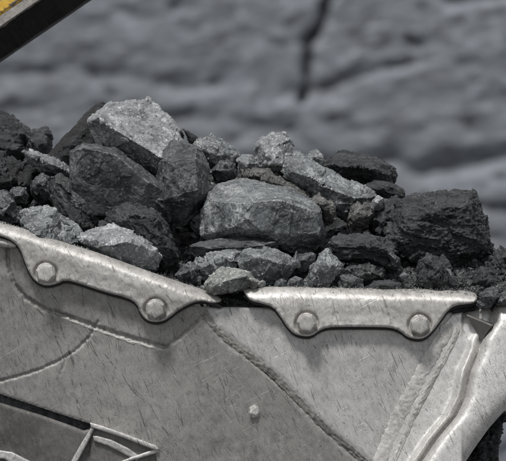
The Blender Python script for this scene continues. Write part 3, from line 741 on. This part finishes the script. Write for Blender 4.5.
rock('rugged black coal lump behind the bright front stone', 52, 60,
     [(98, 226), (106, 214), (122, 205), (142, 203), (158, 210), (169, 224), (176, 244), (177, 262), (166, 274), (140, 268), (112, 250)],
     [(118, 216, -10), (140, 212, -14), (158, 226, -16), (164, 246, -14), (140, 236, -12)], 'coal_dull', 1.4, lay=(-40, 1.5), **COALG)
rock('speckled two faced stone behind the upper left of the left guard', 22, 40,
     [(17, 219), (24, 210, 6), (34, 206, 10), (46, 205, 10), (56, 210, 4), (68, 220, 4), (79, 226, 6), (86, 236, 4), (88, 252), (52, 248), (20, 234)],
     [(54, 211, -6), (38, 236, -16), (24, 226, -8)], 'grey', 0.6, vox=0.8, cuts=2)
rock('bright pale stone with a dark lower face behind the middle of the left guard', 16, 42,
     [(75, 236, 2), (86, 230, 14), (106, 227, 26), (116, 220, 34), (131, 223, 34), (138, 232, 30), (149, 238, 22), (152, 248, 12), (161, 257, 3), (157, 272), (130, 272), (96, 256), (80, 244)],
     [(94, 247, -14), (110, 245, -20), (127, 242, -22), (142, 246, -18), (157, 254, -8)], 'pale', 0.6, vox=0.8, cuts=2, rs=1.15)
# --- middle back
rock('little black splinter poking up right of the pale flat top', 185, 30, [(182, 128), (188, 130), (198, 137), (200, 146), (190, 146)], [(190, 136, -5)], 'coal', 0.7, **COALG)
rock('mid grey angular stone between the highest boulder and the upright stone', 170, 60,
     [(192, 146), (196, 138, 10), (206, 134, 20), (212, 132, 22), (224, 138, 18), (234, 145, 10), (240, 156, 4), (236, 168), (224, 176), (206, 170)],
     [(206, 146, -8), (222, 148, -10), (216, 164, -9)], 'grey', .6)
rock('dark wedge shaped stone under the mid grey angular stone', 152, 40, [(212, 172), (220, 160), (228, 156), (237, 163), (238, 176), (228, 184), (216, 182)], [(226, 166, -8)], 'dull')
rock('small pale chip between the dark wedge and the upright stone', 160, 30, [(236, 160), (242, 154, 8), (252, 153, 8), (260, 162), (256, 176), (240, 174)], [(248, 164, -8)], 'grey', 0.9)
rock('upright squarish pale stone standing on top of the heap in the middle', 165, 50,
     [(256, 160), (257, 143), (262, 138, 8), (272, 134, 12), (286, 132, 12), (292, 138, 6), (294, 152), (292, 168), (278, 178), (260, 172)],
     [(263, 144, -9), (287, 141, -8), (286, 162, -12), (266, 164, -12)], 'pale', 0.95)
rock('brownish rubbly stone lying between the big boulder and the upright stone', 132, 45,
     [(236, 174), (250, 168, 8), (268, 168, 10), (284, 176, 8), (300, 188), (316, 202), (300, 204), (262, 188)],
     [(258, 176, -8), (280, 184, -9), (300, 196, -7)], 'brown', .8)
rock('long grey slab slanting down to the right below the upright stone', 138, 55,
     [(279, 172), (284, 160, 8), (293, 150, 20), (305, 156, 24), (320, 165, 24), (336, 174, 24), (356, 183, 20), (371, 190, 14), (376, 197, 5), (368, 204), (354, 212), (345, 222), (336, 208), (318, 199), (297, 188)],
     [(290, 166, -8), (312, 178, -12), (334, 190, -14), (356, 198, -12), (346, 212, -8)], 'grey', 0.6, cuts=3)
rock('dark blocky stone tucked under the lower end of the long slab', 118, 45, [(345, 222), (352, 208), (364, 202), (375, 203), (378, 214), (368, 228), (354, 236)], [(358, 214, -10), (368, 212, -9)], 'brown', 1.0)
rock('small olive brown stone above the right shoulder of the big boulder', 108, 40, [(310, 202), (314, 196, 6), (324, 193, 8), (332, 196, 5), (335, 206), (334, 222), (326, 222), (316, 210)], [(322, 202, -9), (330, 208, -7)], 'brown', 1.0)
rock('little pale stone peeping over the long slab', 215, 30, [(303, 158), (310, 151, 6), (317, 149, 6), (323, 155), (326, 163), (318, 170), (306, 166)], [(314, 157, -6)], 'grey', 0.8)
rock('broad dark dusty coal lump at the back behind the long slab', 290, 90,
     [(322, 166), (327, 156, 10), (340, 152, 20), (360, 153, 22), (378, 158, 16), (393, 167, 8), (399, 176), (392, 186), (366, 190), (336, 182)],
     [(344, 162, -16), (370, 168, -18), (388, 174, -8)], 'coal_dull', 1.0, lay=(-12, 1.7), **COALG)
rock('low dark coal shelf above the big square coal block', 240, 60, [(362, 186), (372, 181), (390, 182), (404, 188), (408, 198), (396, 204), (370, 200)], [(386, 189, -10)], 'coal_dull', 1.2, lay=(-10, 2), **COALG)
rock('small whitish stone at the lower tip of the long slab', 112, 18, [(371, 206), (373, 199), (378, 194), (384, 198), (384, 208), (378, 213), (371, 212)], [(377, 202, -7)], 'pale', 0.8, vox=0.7)
rock('rugged dark coal rubble lump right of the small whitish stone', 125, 60, [(372, 214), (384, 200), (396, 198), (404, 210), (402, 230), (388, 242), (372, 236)], [(388, 214, -12), (384, 228, -10)], 'coal_dull', 1.6, **COALG)
# --- big boulder
rock('largest grey boulder in the middle with a rough pale left side and smooth darker front', 78, 90,
     [(201, 236, 6), (200, 210, 8), (207, 192, 20), (218, 183, 36), (240, 177, 50), (264, 177, 56), (292, 186, 44), (322, 205, 8), (328, 236, 0), (316, 252, 2), (302, 254, 2), (258, 240, 6), (232, 236, 4), (214, 244, 4)],
     [(233, 224, -26), (243, 204, -36), (262, 201, -36), (277, 199, -34), (297, 205, -28), (317, 212, -18), (318, 236, -18), (300, 249, -12), (235, 227, -38), (212, 200, -8)], 'grey', 0.5, fac=24, grain=1.1, cuts=2, rs=1.15)
# --- front middle
rock('long flat dark stone lying right under the big boulder', 50, 50, [(181, 249), (192, 244, 4), (212, 239, 8), (236, 235, 10), (262, 236, 10), (280, 242), (276, 256), (236, 256), (196, 256), (184, 254)], [(204, 248, -8), (240, 245, -10), (262, 246, -9)], 'dull', 0.9, lay=(8, 2))
rock('grey crumbly edged stone below the long flat one', 32, 40, [(192, 268), (197, 258, 4), (206, 252, 8), (222, 249, 10), (240, 248, 8), (243, 262), (236, 276), (214, 284), (196, 280)], [(204, 262, -7), (226, 258, -9), (222, 270, -9)], 'grey', 1.1)
rock('small dark stone beside the upper end of the left guard tip', 24, 30, [(174, 276), (182, 266, 3), (192, 260, 4), (200, 266), (198, 284), (184, 288)], [(188, 272, -6)], 'dull')
rock('smooth blue grey stone above the left end of the right guard', 26, 45,
     [(235, 262), (238, 252, 6), (247, 246, 12), (262, 244, 14), (280, 248, 12), (292, 256, 5), (296, 266), (286, 282), (266, 290), (248, 286), (240, 274)],
     [(246, 256, -8), (264, 254, -10), (274, 262, -13), (262, 276, -8), (284, 266, -7)], 'grey', 0.5, fac=20, cuts=4)
rock('pale greenish crusted stone resting on the rim in the gap between the two guards', -6, 34,
     [(202, 285), (207, 280, 4), (216, 274, 10), (220, 265, 16), (232, 267, 18), (247, 271, 12), (256, 278, 8), (264, 284, 6), (247, 290, 2), (232, 294, 0), (214, 294, 0), (204, 290, 0)],
     [(210, 285, -7), (228, 283, -9), (244, 279, -8), (236, 290, -4)], 'olive', 0.9, vox=0.7)
rock('small pale triangular chip right of the smooth blue grey stone', 24, 18, [(288, 266), (293, 258), (297, 250), (300, 258), (301, 268), (292, 270)], [(296, 262, -5)], 'grey', 0.6, vox=0.7)
rock('pointed wedge of grey stone standing above the left bolt of the right guard', 14, 36,
     [(300, 290), (306, 274), (314, 262), (320, 253), (326, 246, 4), (331, 253, 3), (338, 262), (342, 268), (341, 274), (332, 280), (326, 292)],
     [(320, 262, -8), (333, 264, -8), (314, 278, -7), (326, 276, -6)], 'grey', 0.7, vox=0.8)
rock('small rounded dark stone left of the pointed wedge on the rim', 14, 18, [(286, 290), (289, 280), (295, 276), (303, 278), (306, 290)], [(296, 282, -6)], 'dull', 0.8, vox=0.7)
rock('tiny rounded dark stone on the rim, left neighbour of the small rounded one', 12, 16, [(272, 290), (275, 281), (281, 278), (287, 281), (289, 290)], [(281, 283, -5)], 'dull', 0.8, vox=0.7)
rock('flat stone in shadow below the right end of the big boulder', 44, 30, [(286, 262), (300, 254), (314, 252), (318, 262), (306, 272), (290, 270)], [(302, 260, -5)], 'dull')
# --- right
rock('layered black coal lump with ragged bedding, right of the big boulder', 44, 55,
     [(327, 240), (333, 234, 6), (348, 232, 10), (370, 233, 10), (386, 238, 6), (395, 246), (400, 258), (396, 266), (380, 262), (356, 262), (336, 262), (328, 250)],
     [(338, 244, -12), (364, 242, -14), (386, 250, -10), (350, 256, -9)], 'coal_dull', 1.6, lay=(-3, 3.0), **COALG)
rock('small pale grey broken end piece at the right end of the layered coal lump', 30, 20, [(386, 248), (392, 250), (401, 258), (402, 268), (395, 268), (388, 258)], [(394, 258, -6)], 'dull', 0.8, vox=0.7)
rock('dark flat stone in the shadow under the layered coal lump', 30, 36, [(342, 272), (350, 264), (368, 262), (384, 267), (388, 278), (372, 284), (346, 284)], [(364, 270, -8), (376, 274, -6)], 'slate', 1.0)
rock('small pale edged stone on the rim under the layered coal lump', 14, 22, [(336, 282), (341, 276), (354, 275), (364, 278), (366, 292), (338, 292)], [(350, 280, -5)], 'dull', 1.0, vox=0.8)
rock('flat dark sliver of stone on the rim right of the pale edged stone', 14, 22, [(364, 288), (374, 281), (390, 280), (404, 284), (404, 292), (366, 292)], [(384, 284, -4)], 'coal_dull', 1.0, vox=0.8)
rock('huge square coal block with crumbling bedding at the right end of the heap', 72, 110,
     [(388, 228), (390, 210, 8), (398, 201, 20), (412, 196, 30), (434, 193, 34), (456, 190, 36), (474, 192, 34), (481, 204, 28), (487, 222, 22), (493, 244, 18), (488, 258, 10), (462, 266, 2), (432, 266, 0), (404, 258, 0), (392, 246, 0)],
     [(400, 212, -12), (430, 208, -18), (464, 206, -16), (476, 226, -10), (478, 250, -8), (440, 240, -8), (404, 242, -12)], 'coal_dull', 1.1, lay=(-8, 1.4), fac=9, grain=2.6, tex=.6, rs=1.2, **COALG)
rock('upright dull coal fragment leaning below the square coal block', 16, 26, [(418, 276), (421, 262), (427, 253), (436, 256), (446, 262), (450, 274), (449, 290), (428, 292), (420, 288)], [(430, 264, -7), (442, 270, -6), (434, 280, -6)], 'coal_dull', 1.0, vox=0.8, **COALG)
rock('little pale splinter leaning right of the upright coal fragment', 10, 8, [(446, 268), (450, 268), (458, 282), (454, 286), (450, 282)], [(452, 277, -3)], 'dull', 0.5, vox=0.6)
rock('tiny pale pebble among the coal fines left of the upright fragment', 12, 10, [(399, 276), (403, 272), (410, 274), (412, 279), (404, 281)], [(405, 275, -3)], 'grey', 0.6, vox=0.6)
rock('dark angular stone resting on the bucket corner past the tip of the right guard', -2, 34, [(477, 306), (480, 293, 4), (486, 287, 8), (494, 286, 9), (500, 289, 6), (500, 298), (488, 307), (480, 309)], [(487, 293, -6), (493, 298, -5)], 'dull', 0.8, vox=0.8)
rock('dark flat stone at the right edge lying on the bucket corner', 0, 40, [(496, 304), (499, 294, 4), (512, 288, 8), (530, 290, 6), (534, 302), (516, 306)], [(508, 297, -5)], 'dull', 0.9, vox=0.8)
rock('dark coal lump at the right edge behind the corner stones', 60, 50, [(488, 262), (494, 252, 4), (506, 248, 8), (524, 250), (530, 270), (510, 282), (492, 276)], [(506, 260, -9)], 'coal_dull', 1.5, **COALG)
rock('small coal lump right at the foot of the square block', 36, 30, [(470, 284), (473, 272), (482, 267), (494, 272), (496, 286), (482, 292)], [(482, 277, -7)], 'coal_dull', 1.4, vox=0.8, **COALG)
rock('ragged black coal clod clinging under the bucket corner at the lower right', 70, 60,
     [(468, 466), (474, 446), (480, 432), (488, 420), (498, 410), (506, 412), (502, 428), (500, 440), (494, 448), (492, 458), (488, 480), (470, 500), (450, 490)],
     [(488, 436, -12), (484, 456, -12)], 'coal', 1.6, grain=1.6, **COALG)

# --- broken coal between the lumps, one uncountable mass
def rubble():
    rg = np.random.RandomState(5)
    protos = []
    for k in range(14):
        r = rg.normal(size=(10, 3)); r /= np.linalg.norm(r, axis=1)[:, None]; r *= rg.uniform(0.75, 1.1, (10, 1)); r *= np.array([1, rg.uniform(.6, .95), rg.uniform(.4, .8)])
        me = hull_mesh([[tuple(x) for x in r]]); v = co(me); f = [tuple(p.vertices) for p in me.polygons]; protos.append((v, f)); bpy.data.meshes.remove(me)
    V = []; F = []; MI = []; n0 = 0
    N = 30000
    zn = rg.rand(N)
    UU = np.where(zn < .45, rg.uniform(375, 530, N), rg.uniform(-40, 520, N)); DD = np.where(zn < .45, rg.uniform(14, 120, N), np.where(zn < .8, rg.uniform(16, 130, N), rg.uniform(130, 520, N)))
    VM = mound_v(UU, DD) - mlift(UU, DD) + 4
    for i in range(N):
        u = UU[i]; d = DD[i]
        s = min(9, 1.15 * rg.pareto(2.1) + 0.9) * (1 if d < 150 else 1.6)
        if u > 380 and s > 5.5: s = 5.5 * rg.uniform(.5, 1)
        v = float(VM[i]) + rg.uniform(-0.7, 0.3) * s
        if u > 380 and d < 60: v -= rg.uniform(0, 8)
        elif d < 140: v -= rg.uniform(0, 4)
        if d < 18 + s: d = 18 + s
        if 200 < u < 250 and d < 30: v = min(v + 4, 303)
        pv, pf = protos[rg.randint(14)]
        e = Euler(rg.uniform(0, 6.28, 3)).to_matrix(); R = np.array(e)
        p = (pv * s) @ R.T
        g = np.stack([u + p[:, 0], v - p[:, 2], d + p[:, 1]], 1)
        V.append(g); F += [tuple(x + n0 for x in ff) for ff in pf]; MI += [0 if rg.rand() < (0.93 if u > 370 else 0.7) else 1] * len(pf); n0 += len(p)
    for i in range(420):          # grit lying on the top edges of the guards
        u = rg.uniform(-10, 474)
        if 224 < u < 246: continue
        s = rg.uniform(.5, 1.6); v = float(np.interp(u, [t[0] for t in (g1t if u < 235 else g2t)], [t[1] for t in (g1t if u < 235 else g2t)])) - s * 0.35
        d = rg.uniform(4, 11); pv, pf = protos[rg.randint(14)]
        p = (pv * s) @ np.array(Euler(rg.uniform(0, 6.28, 3)).to_matrix()).T
        V.append(np.stack([u + p[:, 0], v - p[:, 2], d + p[:, 1]], 1)); F += [tuple(x + n0 for x in ff) for ff in pf]; MI += [int(rg.rand() < .4)] * len(pf); n0 += len(p)
    me = mesh_from('broken_coal', W(np.vstack(V)), F)
    me.materials.append(M['coal_dull']); me.materials.append(M['dull']); me.polygons.foreach_set('material_index', MI)
    o = bpy.data.objects.new('broken_coal', me); C.objects.link(o)
    tag(o, 'small broken coal and stone crumbs packed between the big lumps', 'broken coal', kind='stuff')
rubble()
